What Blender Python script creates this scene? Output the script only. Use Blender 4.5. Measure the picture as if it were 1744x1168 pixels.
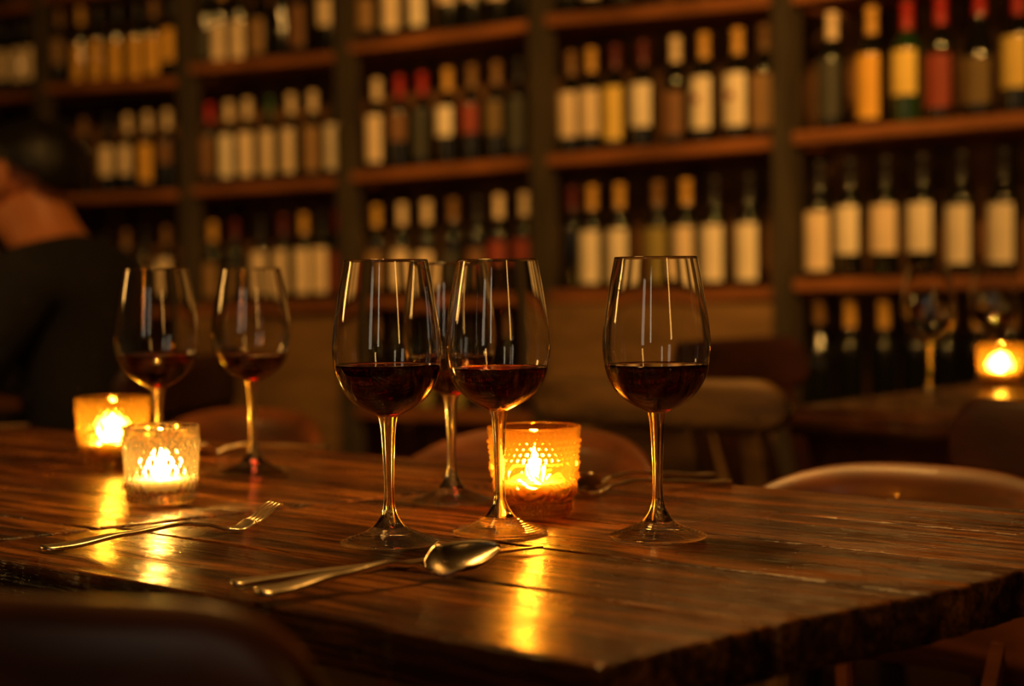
import bpy, bmesh, math, random
from math import pi, sin, cos, radians as R, sqrt
from mathutils import Vector, Matrix, noise

random.seed(7)
sc = bpy.context.scene
COL = sc.collection
for o in list(bpy.data.objects):
    bpy.data.objects.remove(o)

# ------------------------------------------------------------------ camera
FPX = 2800.0                      # focal length in pixels of the 1744 wide frame
CAM_Z = 0.948
cam_d = bpy.data.cameras.new('camera')
cam = bpy.data.objects.new('camera', cam_d)
COL.objects.link(cam)
cam_d.sensor_width = 36.0
cam_d.lens = FPX / 1744 * 36.0
cam_d.clip_start = 0.02
cam_d.dof.use_dof = True
cam_d.dof.focus_distance = 1.25
cam_d.dof.aperture_fstop = 3.6
CM = Matrix.Translation((0, 0, CAM_Z)) @ Matrix.Rotation(R(90 - 2.13), 4, 'X') @ Matrix.Rotation(R(-0.7), 4, 'Z')
cam.matrix_world = CM
sc.camera = cam

# ------------------------------------------------------------------ view, world
vs = sc.view_settings
vs.view_transform = 'Standard'
vs.look = 'None'
vs.gamma = 1
vs.use_curve_mapping = False
vs.exposure = 0.12
sc.cycles.use_denoising = True
sc.cycles.caustics_reflective = True
sc.cycles.caustics_refractive = True
sc.cycles.blur_glossy = 0.3
sc.cycles.sample_clamp_indirect = 12
sc.cycles.max_bounces = 16
sc.cycles.transmission_bounces = 14
sc.cycles.glossy_bounces = 6
sc.cycles.transparent_max_bounces = 16

world = bpy.data.worlds.new('world')
sc.world = world
world.use_nodes = True
world.node_tree.nodes['Background'].inputs[0].default_value = (1.0, 0.5, 0.16, 1)
world.node_tree.nodes['Background'].inputs[1].default_value = 0.004

WARM = (1.0, 0.475, 0.100)


def look_rot(loc, tgt):
    return (Vector(tgt) - Vector(loc)).to_track_quat('-Z', 'Y').to_euler()


def spot(loc, tgt, power, size, rad=0.05, col=WARM, blend=0.8):
    d = bpy.data.lights.new('track_spot', 'SPOT')
    d.energy = power
    d.color = col
    d.spot_size = R(size)
    d.spot_blend = blend
    d.shadow_soft_size = rad
    o = bpy.data.objects.new('track_spot', d)
    o.location = loc
    o.rotation_euler = look_rot(loc, tgt)
    COL.objects.link(o)


def area(loc, tgt, power, sx, sy, col=WARM, spread=180):
    d = bpy.data.lights.new('room_light', 'AREA')
    d.shape = 'RECTANGLE'
    d.size, d.size_y = sx, sy
    d.energy = power
    d.color = col
    d.spread = R(spread)
    o = bpy.data.objects.new('room_light', d)
    o.location = loc
    o.rotation_euler = look_rot(loc, tgt)
    COL.objects.link(o)


# ceiling spots washing the bottle wall
spot((1.15, 1.75, 2.35), (1.05, 4.0, 1.30), 125, 62)
spot((0.20, 2.15, 2.35), (0.20, 4.95, 1.30), 130, 60)
spot((-0.80, 3.00, 2.35), (-0.85, 5.80, 1.35), 85, 60)
spot((-1.70, 3.80, 2.35), (-1.85, 6.70, 1.45), 52, 60)
# soft pendant glow over the tables
area((-0.35, 1.75, 2.35), (-0.2, 1.6, 0), 17, 0.35, 0.35)
# unseen side light added to brighten the rims and edges of the glasses
area((-3.0, 2.3, 1.55), (0, 1.3, 0.85), 5, 0.25, 0.4)
# unseen window-like lights added behind the camera to streak the glasses
area((-1.55, -1.2, 1.45), (0, 1.3, 0.95), 1.7, 0.32, 1.1, (1.0, 0.80, 0.55))
area((-0.75, -1.5, 1.55), (0, 1.3, 0.95), 1.2, 0.16, 1.0, (1.0, 0.80, 0.55))
area((1.3, -1.1, 1.6), (0, 1.3, 0.95), 3.0, 0.14, 0.9, WARM)


# ------------------------------------------------------------------ measuring helpers
def ray(px, py):
    d = CM.to_3x3() @ Vector(((px - 872) / FPX, -(py - 584) / FPX, -1))
    return d.normalized()


EYE = Vector((0, 0, CAM_Z))
TOP = 0.75                         # table height


def on_z(px, py, z=TOP):
    d = ray(px, py)
    return EYE + d * ((z - CAM_Z) / d.z)


def on_plane(px, py, p0, n):
    d = ray(px, py)
    return EYE + d * ((Vector(p0) - EYE).dot(n) / d.dot(n))


# ------------------------------------------------------------------ object helpers
def tag(o, label=None, cat=None, group=None, kind=None):
    if label:
        o['label'] = label
    if cat:
        o['category'] = cat
    if group:
        o['group'] = group
    if kind:
        o['kind'] = kind
    return o


def empty(name, loc=(0, 0, 0), rz=0.0):
    o = bpy.data.objects.new(name, None)
    o.empty_display_size = 0.05
    o.location = loc
    o.rotation_euler = (0, 0, rz)
    COL.objects.link(o)
    return o


def mesh_obj(name, bm, mat, parent=None, smooth=True, loc=None, recalc=True):
    if recalc:
        bmesh.ops.recalc_face_normals(bm, faces=bm.faces)
    me = bpy.data.meshes.new(name)
    bm.to_mesh(me)
    bm.free()
    if mat:
        me.materials.append(mat)
    if smooth:
        for p in me.polygons:
            p.use_smooth = True
    o = bpy.data.objects.new(name, me)
    COL.objects.link(o)
    if parent:
        o.parent = parent
    if loc:
        o.location = loc
    return o


def share(name, me, parent, loc=(0, 0, 0), rz=0):
    o = bpy.data.objects.new(name, me)
    COL.objects.link(o)
    o.parent = parent
    o.location = loc
    o.rotation_euler = (0, 0, rz)
    return o


def copy_tree(o, parent=None):
    c = o.copy()
    COL.objects.link(c)
    c.parent = parent
    for ch in [x for x in bpy.data.objects if x.parent == o]:
        copy_tree(ch, c)
    return c


def lathe(bm, prof, n=64, close=True, disp=None):
    """prof: list of (r, z) bottom to top or along the outline."""
    rings = []
    for r, z in prof:
        if r < 1e-6:
            rings.append([bm.verts.new((0, 0, z))])
        else:
            ring = []
            for i in range(n):
                a = 2 * pi * i / n
                rr = r + (disp(a, r, z) if disp else 0)
                ring.append(bm.verts.new((rr * cos(a), rr * sin(a), z)))
            rings.append(ring)
    for a, b in zip(rings, rings[1:]):
        if len(a) == 1 and len(b) == 1:
            continue
        for i in range(n):
            j = (i + 1) % n
            if len(a) == 1:
                bm.faces.new((a[0], b[i], b[j]))
            elif len(b) == 1:
                bm.faces.new((a[i], a[j], b[0]))
            else:
                bm.faces.new((a[i], a[j], b[j], b[i]))
    return rings


def spline(pts, per=6):
    """Catmull-Rom through (r, z) points."""
    out = []
    P = [pts[0]] + list(pts) + [pts[-1]]
    for i in range(1, len(P) - 2):
        p0, p1, p2, p3 = P[i - 1], P[i], P[i + 1], P[i + 2]
        for k in range(per):
            t = k / per
            q = []
            for c in range(len(p1)):
                q.append(0.5 * (2 * p1[c] + (p2[c] - p0[c]) * t + (2 * p0[c] - 5 * p1[c] + 4 * p2[c] - p3[c]) * t * t
                                + (-p0[c] + 3 * p1[c] - 3 * p2[c] + p3[c]) * t ** 3))
            out.append(tuple(q))
    out.append(tuple(pts[-1]))
    return out


def box(bm, x0, x1, y0, y1, z0, z1, bev=0.0):
    vs_ = [bm.verts.new((x, y, z)) for z in (z0, z1) for y in (y0, y1) for x in (x0, x1)]
    fs = [(0, 2, 3, 1), (4, 5, 7, 6), (0, 1, 5, 4), (2, 6, 7, 3), (0, 4, 6, 2), (1, 3, 7, 5)]
    faces = [bm.faces.new([vs_[i] for i in f]) for f in fs]
    if bev:
        es = set(e for f in faces for e in f.edges)
        bmesh.ops.bevel(bm, geom=list(es), offset=bev, segments=2, affect='EDGES', profile=0.6)
    return vs_


# ------------------------------------------------------------------ materials
def new_mat(name):
    m = bpy.data.materials.new(name)
    m.use_nodes = True
    nt = m.node_tree
    for n in list(nt.nodes):
        nt.nodes.remove(n)
    out = nt.nodes.new('ShaderNodeOutputMaterial')
    return m, nt, out


def nd(nt, typ, **kw):
    n = nt.nodes.new(typ)
    for k, v in kw.items():
        if hasattr(n, k):
            setattr(n, k, v)
        else:
            n.inputs[k].default_value = v
    return n


def principled(name, color, rough=0.5, metal=0.0, spec=0.5, coat=0.0, noise_scale=0, noise_amt=0.3, bump=0.0, bump_scale=200,
               stretch=None, sss=0.0, emis=None, emis_s=0.0):
    m, nt, out = new_mat(name)
    b = nt.nodes.new('ShaderNodeBsdfPrincipled')
    b.inputs['Base Color'].default_value = (*color, 1)
    b.inputs['Roughness'].default_value = rough
    b.inputs['Metallic'].default_value = metal
    b.inputs['Specular IOR Level'].default_value = spec
    b.inputs['Coat Weight'].default_value = coat
    if sss:
        b.inputs['Subsurface Weight'].default_value = sss
        b.inputs['Subsurface Radius'].default_value = (0.02, 0.01, 0.004)
    if emis:
        b.inputs['Emission Color'].default_value = (*emis, 1)
        b.inputs['Emission Strength'].default_value = emis_s
    tc = nt.nodes.new('ShaderNodeTexCoord')
    mp = nt.nodes.new('ShaderNodeMapping')
    if stretch:
        mp.inputs['Scale'].default_value = stretch
    nt.links.new(tc.outputs['Object'], mp.inputs[0])
    if noise_scale:
        no = nd(nt, 'ShaderNodeTexNoise', Scale=noise_scale, Detail=5.0)
        nt.links.new(mp.outputs[0], no.inputs['Vector'])
        rp = nt.nodes.new('ShaderNodeValToRGB')
        rp.color_ramp.elements[0].position = 0.3
        rp.color_ramp.elements[1].position = 0.7
        rp.color_ramp.elements[0].color = (*[c * (1 - noise_amt) for c in color], 1)
        rp.color_ramp.elements[1].color = (*[min(1, c * (1 + noise_amt)) for c in color], 1)
        nt.links.new(no.outputs['Fac'], rp.inputs[0])
        nt.links.new(rp.outputs[0], b.inputs['Base Color'])
    if bump:
        nb = nd(nt, 'ShaderNodeTexNoise', Scale=bump_scale, Detail=4.0)
        nt.links.new(mp.outputs[0], nb.inputs['Vector'])
        bp = nd(nt, 'ShaderNodeBump', Strength=bump, Distance=0.002)
        nt.links.new(nb.outputs['Fac'], bp.inputs['Height'])
        nt.links.new(bp.outputs[0], b.inputs['Normal'])
    nt.links.new(b.outputs[0], out.inputs[0])
    return m


def table_wood(name, dark, mid, light, knots=()):
    """Worn, waxed boards; grain along local X."""
    m, nt, out = new_mat(name)
    L = nt.links.new
    b = nt.nodes.new('ShaderNodeBsdfPrincipled')
    tc = nt.nodes.new('ShaderNodeTexCoord')
    geo = nt.nodes.new('ShaderNodeNewGeometry')
    off = nd(nt, 'ShaderNodeVectorMath', operation='SCALE')
    cmb = nt.nodes.new('ShaderNodeCombineXYZ')
    L(geo.outputs['Random Per Island'], cmb.inputs[0])
    L(geo.outputs['Random Per Island'], cmb.inputs[2])
    L(cmb.outputs[0], off.inputs[0])
    off.inputs['Scale'].default_value = 13.0
    add = nd(nt, 'ShaderNodeVectorMath', operation='ADD')
    L(tc.outputs['Object'], add.inputs[0])
    L(off.outputs[0], add.inputs[1])
    # knots: bend the grain around a few points
    last = add.outputs[0]
    kmask = None
    for (kx, ky, kr) in knots:
        d0 = nd(nt, 'ShaderNodeVectorMath', operation='SUBTRACT')
        L(tc.outputs['Object'], d0.inputs[0])
        d0.inputs[1].default_value = (kx, ky, 0)
        d1 = nd(nt, 'ShaderNodeVectorMath', operation='MULTIPLY')
        L(d0.outputs[0], d1.inputs[0])
        d1.inputs[1].default_value = (0.45, 1.0, 0)
        ln = nd(nt, 'ShaderNodeVectorMath', operation='LENGTH')
        L(d1.outputs[0], ln.inputs[0])
        mr = nd(nt, 'ShaderNodeMapRange')
        mr.inputs['From Min'].default_value = 0
        mr.inputs['From Max'].default_value = kr
        mr.inputs['To Min'].default_value = 1
        mr.inputs['To Max'].default_value = 0
        L(ln.outputs['Value'], mr.inputs['Value'])
        sc_ = nd(nt, 'ShaderNodeVectorMath', operation='SCALE')
        L(d0.outputs[0], sc_.inputs[0])
        mm = nd(nt, 'ShaderNodeMath', operation='MULTIPLY')
        L(mr.outputs[0], mm.inputs[0])
        mm.inputs[1].default_value = -0.75
        L(mm.outputs[0], sc_.inputs['Scale'])
        ad = nd(nt, 'ShaderNodeVectorMath', operation='ADD')
        L(last, ad.inputs[0])
        L(sc_.outputs[0], ad.inputs[1])
        last = ad.outputs[0]
        pw = nd(nt, 'ShaderNodeMath', operation='POWER')
        L(mr.outputs[0], pw.inputs[0])
        pw.inputs[1].default_value = 2.2
        if kmask is None:
            kmask = pw.outputs[0]
        else:
            mx = nd(nt, 'ShaderNodeMath', operation='MAXIMUM')
            L(kmask, mx.inputs[0])
            L(pw.outputs[0], mx.inputs[1])
            kmask = mx.outputs[0]

    def nz(sx, sy, scale, detail=4.0, rough=0.55, dist=0.0):
        mp = nt.nodes.new('ShaderNodeMapping')
        mp.inputs['Scale'].default_value = (sx, sy, sy)
        L(last, mp.inputs[0])
        n = nd(nt, 'ShaderNodeTexNoise', Scale=scale, Detail=detail, Roughness=rough, Distortion=dist)
        L(mp.outputs[0], n.inputs['Vector'])
        return n.outputs['Fac']
    broad = nz(1.2, 14, 2.2, 3, dist=0.6)
    grain = nz(0.9, 13, 7, 6, 0.65)
    fine = nz(1.0, 22, 11, 4, 0.6)
    blot = nz(1, 1, 9, 4)
    mix = nd(nt, 'ShaderNodeMix', data_type='FLOAT')
    mix.inputs[0].default_value = 0.5
    L(broad, mix.inputs[2])
    L(grain, mix.inputs[3])
    rp = nt.nodes.new('ShaderNodeValToRGB')
    e = rp.color_ramp.elements
    e[0].position, e[0].color = 0.40, (*dark, 1)
    e[1].position, e[1].color = 0.62, (*light, 1)
    k = e.new(0.5)
    k.color = (*mid, 1)
    L(mix.outputs[0], rp.inputs[0])
    # whole-board tone
    tone = nd(nt, 'ShaderNodeMapRange')
    tone.inputs['To Min'].default_value = 0.75
    tone.inputs['To Max'].default_value = 1.3
    L(geo.outputs['Random Per Island'], tone.inputs['Value'])
    tn = nd(nt, 'ShaderNodeVectorMath', operation='SCALE')
    L(rp.outputs[0], tn.inputs[0])
    L(tone.outputs[0], tn.inputs['Scale'])
    colr = tn.outputs[0]
    # dark open pores and cracks along the grain
    pore = nz(1.3, 30, 9, 5, 0.7)
    pm = nd(nt, 'ShaderNodeMapRange')
    pm.inputs['From Min'].default_value = 0.36
    pm.inputs['From Max'].default_value = 0.50
    pm.inputs['To Min'].default_value = 0.22
    pm.inputs['To Max'].default_value = 1.0
    L(pore, pm.inputs['Value'])
    pv = nd(nt, 'ShaderNodeVectorMath', operation='SCALE')
    L(colr, pv.inputs[0])
    L(pm.outputs[0], pv.inputs['Scale'])
    colr = pv.outputs[0]
    if kmask is not None:
        km = nd(nt, 'ShaderNodeMix', data_type='RGBA')
        L(kmask, km.inputs[0])
        L(colr, km.inputs[6])
        km.inputs[7].default_value = (0.006, 0.003, 0.002, 1)
        colr = km.outputs[2]
    L(colr, b.inputs['Base Color'])
    rr = nd(nt, 'ShaderNodeMapRange')
    rr.inputs['From Min'].default_value = 0.3
    rr.inputs['From Max'].default_value = 0.75
    rr.inputs['To Min'].default_value = 0.15
    rr.inputs['To Max'].default_value = 0.33
    L(blot, rr.inputs['Value'])
    L(rr.outputs[0], b.inputs['Roughness'])
    b.inputs['Specular IOR Level'].default_value = 0.42
    b.inputs['Coat Weight'].default_value = 0.10
    b.inputs['Coat Roughness'].default_value = 0.12
    bp1 = nd(nt, 'ShaderNodeBump', Strength=0.9, Distance=0.0030)
    L(grain, bp1.inputs['Height'])
    bp2 = nd(nt, 'ShaderNodeBump', Strength=0.55, Distance=0.0010)
    L(fine, bp2.inputs['Height'])
    bp4 = nd(nt, 'ShaderNodeBump', Strength=0.8, Distance=0.0012)
    L(pm.outputs[0], bp4.inputs['Height'])
    L(bp1.outputs[0], bp4.inputs['Normal'])
    L(bp4.outputs[0], bp2.inputs['Normal'])
    bp3 = nd(nt, 'ShaderNodeBump', Strength=0.3, Distance=0.004)
    L(nz(1, 1.4, 22, 3), bp3.inputs['Height'])
    L(bp2.outputs[0], bp3.inputs['Normal'])
    L(bp3.outputs[0], b.inputs['Normal'])
    L(bp2.outputs[0], b.inputs['Coat Normal'])
    L(b.outputs[0], out.inputs[0])
    return m


def glass_mat(name, color=(1, 1, 1), ior=1.5, rough=0.0, trans=0.0, tcol=None, bump=0.0, bscale=60, lucent=0.0, lcol=None):
    """Refracting glass, optionally mixed with straight-through transmission (thin wall)."""
    m, nt, out = new_mat(name)
    g = nd(nt, 'ShaderNodeBsdfGlass', IOR=ior, Roughness=rough)
    g.inputs['Color'].default_value = (*color, 1)
    if bump:
        tc = nt.nodes.new('ShaderNodeTexCoord')
        no = nd(nt, 'ShaderNodeTexNoise', Scale=bscale, Detail=2.0)
        nt.links.new(tc.outputs['Object'], no.inputs['Vector'])
        bp = nd(nt, 'ShaderNodeBump', Strength=bump, Distance=0.002)
        nt.links.new(no.outputs['Fac'], bp.inputs['Height'])
        nt.links.new(bp.outputs[0], g.inputs['Normal'])
    if trans:
        if lucent:
            tl = nt.nodes.new('ShaderNodeBsdfTranslucent')
            tl.inputs['Color'].default_value = (*(lcol or color), 1)
            m2 = nt.nodes.new('ShaderNodeMixShader')
            m2.inputs[0].default_value = lucent
            nt.links.new(g.outputs[0], m2.inputs[1])
            nt.links.new(tl.outputs[0], m2.inputs[2])
            g = m2
        t = nt.nodes.new('ShaderNodeBsdfTransparent')
        t.inputs['Color'].default_value = (*(tcol or color), 1)
        mx = nt.nodes.new('ShaderNodeMixShader')
        mx.inputs[0].default_value = trans
        nt.links.new(g.outputs[0], mx.inputs[1])
        nt.links.new(t.outputs[0], mx.inputs[2])
        nt.links.new(mx.outputs[0], out.inputs[0])
    else:
        nt.links.new(g.outputs[0], out.inputs[0])
    return m


def wine_mat():
    m, nt, out = new_mat('red_wine')
    g = nd(nt, 'ShaderNodeBsdfGlass', IOR=1.34, Roughness=0.0)
    g.inputs['Color'].default_value = (1, 0.9, 0.9, 1)
    v = nd(nt, 'ShaderNodeVolumeAbsorption', Density=150.0)
    v.inputs['Color'].default_value = (0.72, 0.03, 0.06, 1)
    nt.links.new(g.outputs[0], out.inputs['Surface'])
    nt.links.new(v.outputs[0], out.inputs['Volume'])
    return m


def emit_mat(name, col, s):
    m, nt, out = new_mat(name)
    e = nd(nt, 'ShaderNodeEmission', Strength=s)
    e.inputs[0].default_value = (*col, 1)
    nt.links.new(e.outputs[0], out.inputs[0])
    return m


M = {}
M['table'] = table_wood('worn_table_wood', (0.020, 0.0050, 0.001), (0.125, 0.037, 0.005), (0.42, 0.150, 0.019),
                        knots=((0.197, -0.012, 0.065), (-0.172, -0.225, 0.05), (-0.03, 0.13, 0.035)))
M['table_far'] = table_wood('plain_table_wood', (0.03, 0.009, 0.003), (0.09, 0.03, 0.008), (0.2, 0.07, 0.02))
M['chair'] = principled('chair_wood', (0.17, 0.052, 0.012), 0.42, coat=0.08, noise_scale=5, noise_amt=0.5, stretch=(1, 6, 6))
M['chair_dark'] = principled('dark_chair_wood', (0.04, 0.009, 0.005), 0.5, coat=0.0, noise_scale=5, noise_amt=0.4, stretch=(1, 6, 6))
M['chair_grey'] = principled('weathered_chair_wood', (0.18, 0.098, 0.032), 0.5, noise_scale=4, noise_amt=0.55, stretch=(1.5, 6, 9))
M['chair_matte'] = principled('dull_chair_wood', (0.095, 0.025, 0.005), 0.38, noise_scale=5, noise_amt=0.5, stretch=(1, 6, 6))
M['chair_edge'] = principled('rubbed_chair_edge', (0.24, 0.08, 0.02), 0.35, noise_scale=9, noise_amt=0.4)
M['shelf'] = principled('shelf_wood', (0.26, 0.090, 0.022), 0.55, noise_scale=4, noise_amt=0.5, stretch=(1, 8, 8))
M['post'] = principled('dark_post_wood', (0.045, 0.032, 0.016), 0.6, noise_scale=5, noise_amt=0.5, stretch=(8, 8, 1))
M['back'] = principled('shelf_back_boards', (0.19, 0.088, 0.026), 0.7, noise_scale=2.5, noise_amt=0.7, stretch=(6, 6, 1))
M['door'] = principled('pale_cupboard_wood', (0.22, 0.12, 0.04), 0.55, noise_scale=3, noise_amt=0.35, stretch=(1, 1, 7))
M['wall'] = principled('dark_plaster', (0.06, 0.035, 0.02), 0.8, noise_scale=4, noise_amt=0.4)
M['floor'] = principled('dark_floorboards', (0.035, 0.016, 0.007), 0.45, noise_scale=3, noise_amt=0.5, stretch=(1, 8, 1))
M['metal'] = principled('silver_plate', (0.80, 0.66, 0.45), 0.28, 1.0, bump=0.10, bump_scale=260)
M['black'] = principled('black_iron', (0.012, 0.010, 0.009), 0.5)
M['glass'] = glass_mat('clear_glass', (1, 1, 1), 1.5)
M['glass_foot'] = glass_mat('clear_foot_glass', (1, 1, 1), 1.5, trans=0.15)
M['glass_stem'] = glass_mat('clear_stem_glass', (1, 1, 1), 1.5, trans=0.10)
M['wine'] = wine_mat()
M['amber'] = glass_mat('amber_pressed_glass', (1.0, 0.84, 0.45), 1.48, 0.02, 0.32, (1.0, 0.84, 0.45), lucent=0.020, lcol=(1.0, 0.60, 0.14))
M['orange'] = glass_mat('orange_pressed_glass', (1.0, 0.74, 0.36), 1.48, 0.015, 0.32, (1.0, 0.76, 0.38), lucent=0.020, lcol=(1.0, 0.58, 0.13))
M['clear'] = glass_mat('clear_pressed_glass', (1, 0.95, 0.85), 1.48, 0.01, 0.32, (1, 0.95, 0.85), lucent=0.006, lcol=(1, 0.85, 0.6))
M['wax'] = principled('candle_wax', (0.9, 0.75, 0.5), 0.4, sss=0.5)
M['flame'] = emit_mat('candle_flame', (1.0, 0.50, 0.09), 3800.0)
M['wick'] = principled('burnt_wick', (0.01, 0.01, 0.01), 0.9)
M['bottle'] = principled('dark_bottle_glass', (0.006, 0.006, 0.004), 0.08, spec=0.6)
M['bottle_green'] = principled('green_bottle_glass', (0.012, 0.035, 0.008), 0.08, spec=0.6)
M['bottle_grey'] = principled('dusty_bottle_glass', (0.05, 0.05, 0.045), 0.3)
M['skin'] = principled('skin', (0.66, 0.24, 0.085), 0.5, sss=0.1)
M['hair'] = principled('black_hair', (0.01, 0.007, 0.005), 0.5, noise_scale=40, noise_amt=0.5)
M['cloth'] = principled('black_knit', (0.012, 0.010, 0.010), 0.9, noise_scale=60, noise_amt=0.4)
M['eye'] = principled('eye', (0.3, 0.28, 0.25), 0.2)

PAPER = {'cream': (0.80, 0.62, 0.40), 'white': (0.84, 0.72, 0.52), 'yellow': (0.80, 0.56, 0.12), 'gold': (0.74, 0.40, 0.05),
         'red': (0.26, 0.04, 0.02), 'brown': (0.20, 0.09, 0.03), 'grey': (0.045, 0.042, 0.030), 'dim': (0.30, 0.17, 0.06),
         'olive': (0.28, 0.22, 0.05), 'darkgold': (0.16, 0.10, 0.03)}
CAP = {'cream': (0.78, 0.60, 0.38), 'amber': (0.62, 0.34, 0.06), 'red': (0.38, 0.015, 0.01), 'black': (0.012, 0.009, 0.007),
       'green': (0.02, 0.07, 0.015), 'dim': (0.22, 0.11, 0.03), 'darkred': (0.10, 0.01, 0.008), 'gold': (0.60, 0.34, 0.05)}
for k_, c_ in PAPER.items():
    M['lab_' + k_] = principled(k_ + '_label_paper', c_, 0.7, noise_scale=14, noise_amt=0.10)
for k_, c_ in CAP.items():
    M['cap_' + k_] = principled(k_ + '_foil', c_, 0.45)

# ------------------------------------------------------------------ the room
DS = Vector((-0.734, 0.679, 0)).normalized()      # along the bottle wall, away
NS = Vector((0.679, 0.734, 0)).normalized()       # into the bottle wall
P0 = Vector((0.708, 4.28, 0))                     # front edge of the shelves at the post near px 1335
ANG = math.atan2(-DS.y, -DS.x)                    # local +X = towards the right along the wall


def wall_pt(s, depth, z):
    return P0 + DS * s + NS * depth + Vector((0, 0, z))


room = [wall_pt(-4.2, 0.36, 0), wall_pt(5.2, 0.36, 0), wall_pt(5.2, -7.2, 0), wall_pt(-4.2, -7.2, 0)]
H = 2.55


def slab(name, a, b, z0, z1, t, mat):
    """A vertical wall of thickness t outside the line a-b."""
    d = (b - a).normalized()
    n = Vector((d.y, -d.x, 0))
    bm = bmesh.new()
    q = [a - d * 0.0, b, b + n * t, a + n * t]
    lo = [bm.verts.new((p.x, p.y, z0)) for p in q]
    hi = [bm.verts.new((p.x, p.y, z1)) for p in q]
    bm.faces.new(lo[::-1])
    bm.faces.new(hi)
    for i in range(4):
        j = (i + 1) % 4
        bm.faces.new((lo[i], lo[j], hi[j], hi[i]))
    o = mesh_obj(name, bm, mat, smooth=False)
    tag(o, kind='structure')
    return o


def outward(a, b):
    return slab


slab('wall_back', room[1], room[0], 0, H, -0.1, M['wall'])
slab('wall_left', room[2], room[1], 0, H, -0.1, M['wall'])
slab('wall_front', room[3], room[2], 0, H, -0.1, M['wall'])
slab('wall_right', room[0], room[3], 0, H, -0.1, M['wall'])
for nm, z0, z1, mt in (('floor', -0.1, 0, M['floor']), ('ceiling', H, H + 0.1, M['wall'])):
    bm = bmesh.new()
    lo = [bm.verts.new((p.x, p.y, z0)) for p in room]
    hi = [bm.verts.new((p.x, p.y, z1)) for p in room]
    bm.faces.new(lo[::-1])
    bm.faces.new(hi)
    for i in range(4):
        j = (i + 1) % 4
        bm.faces.new((lo[i], lo[j], hi[j], hi[i]))
    tag(mesh_obj(nm, bm, mt, smooth=False), kind='structure')

# ------------------------------------------------------------------ shelving
PITCH = 0.856
shelving = empty('bottle_shelving', (P0.x, P0.y, 0), ANG)
tag(shelving, 'dark wooden wall shelving of tall posts and boards, filled with wine bottles', 'shelving')
# local frame: +X right along the wall, +Y into the wall ; x = -s


def lbox(name, mat, x0, x1, y0, y1, z0, z1, bev=0.002):
    bm = bmesh.new()
    box(bm, x0, x1, y0, y1, z0, z1, bev)
    return mesh_obj(name, bm, mat, shelving, smooth=False)


POST_W = 0.050
post_s = {}
for i, px in zip(range(-1, 6), (1872, 1336, 921, 590, 320, 74, None)):
    if px is None:
        s = 5 * PITCH
    else:
        p = on_plane(px, 400, P0, NS)
        s = (p - P0).dot(DS)
    post_s[i] = s
    lbox('post', M['post'], -s - POST_W / 2, -s + POST_W / 2, -0.02, 0.05, 0, H - 0.002)

BOARD_T = 0.032
LEV = {}      # (bay, level) -> (sL, zL, sR, zR) of the board top


def board(bay, level, l=None, r=None, dz=None, ref=None):
    sR, sL = post_s[bay], post_s[bay + 1]
    if l is not None:
        a = on_plane(l[0], l[1], P0, NS)
        b = on_plane(r[0], r[1], P0, NS)
        sa, sb = (a - P0).dot(DS), (b - P0).dot(DS)
        f = lambda s: a.z + (b.z - a.z) * (s - sa) / (sb - sa)
        zL, zR = f(sL) + BOARD_T / 2, f(sR) + BOARD_T / 2
    else:
        _, zL, _, zR = LEV[(bay, ref)]
        zL += dz
        zR += dz
    LEV[(bay, level)] = (sL, zL, sR, zR)
    bm = bmesh.new()
    x0, x1 = -sL + POST_W / 2, -sR - POST_W / 2
    v = box(bm, x0, x1, 0.0, 0.30, -BOARD_T, 0, 0)
    for q in v:
        t = (q.co.x - x0) / (x1 - x0)
        q.co.z += zL + (zR - zL) * t
    bmesh.ops.bevel(bm, geom=list(bm.edges), offset=0.003, segments=2, affect='EDGES')
    return mesh_obj('shelf_board', bm, M['shelf'], shelving, smooth=False)


# level 1 high .. level 4 low
board(0, 1, (937, 35), (1284, 2))
board(1, 1, (601, 81), (899, 43))
board(2, 1, (330, 117), (564, 96))
board(3, 1, (89, 151), (296, 138))
board(4, 1, (-60, 172), (60, 160))
board(-1, 2, (1346, 236), (1725, 203))
board(0, 2, (932, 273), (1312, 243))
board(1, 2, (609, 301), (910, 275))
board(2, 2, (337, 325), (581, 310))
board(3, 2, (130, 338), (300, 331))
board(4, 2, (-60, 352), (70, 345))
board(-1, 3, (1342, 485), (1744, 480))
board(0, 3, (937, 504), (1316, 500))
board(1, 3, (605, 516), (905, 508))
board(2, 3, (330, 528), (580, 520))
board(3, 3, (100, 536), (300, 530))
board(4, 3, (-60, 545), (70, 540))
board(-1, 1, dz=0.36, ref=2)
for b_ in range(-1, 5):
    board(b_, 0, dz=0.36, ref=1)
    board(b_, 4, dz=-0.36, ref=3)
    board(b_, 5, dz=-0.72, ref=3)
for b_ in range(-1, 5):
    sL, sR = post_s[b_ + 1], post_s[b_]
    x0, x1 = -sL, -sR
    lbox('back_panel', M['back'], x0, x1, 0.31, 0.345, 0.0, H - 0.01)
# cupboard fronts under the third shelf of two bays
for b_ in (0, 2):
    x0, x1 = -post_s[b_ + 1] + POST_W / 2 + 0.004, -post_s[b_] - POST_W / 2 - 0.004
    xm = (x0 + x1) / 2
    zt = min(LEV[(b_, 3)][1], LEV[(b_, 3)][3]) - BOARD_T - 0.006
    for xa, xb in ((x0, xm - 0.004), (xm + 0.004, x1)):
        d = lbox('cupboard_door', M['door'], xa, xb, -0.012, 0.012, 0.08, zt, 0.003)
        bm = bmesh.new()
        hx = xm - 0.03 if xb < xm else xm + 0.03
        bmesh.ops.create_uvsphere(bm, u_segments=16, v_segments=10, radius=0.012)
        kn = mesh_obj('knob', bm, M['black'], d, loc=(hx, -0.022, 0.42))

# ------------------------------------------------------------------ bottles
HB = 0.30


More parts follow.
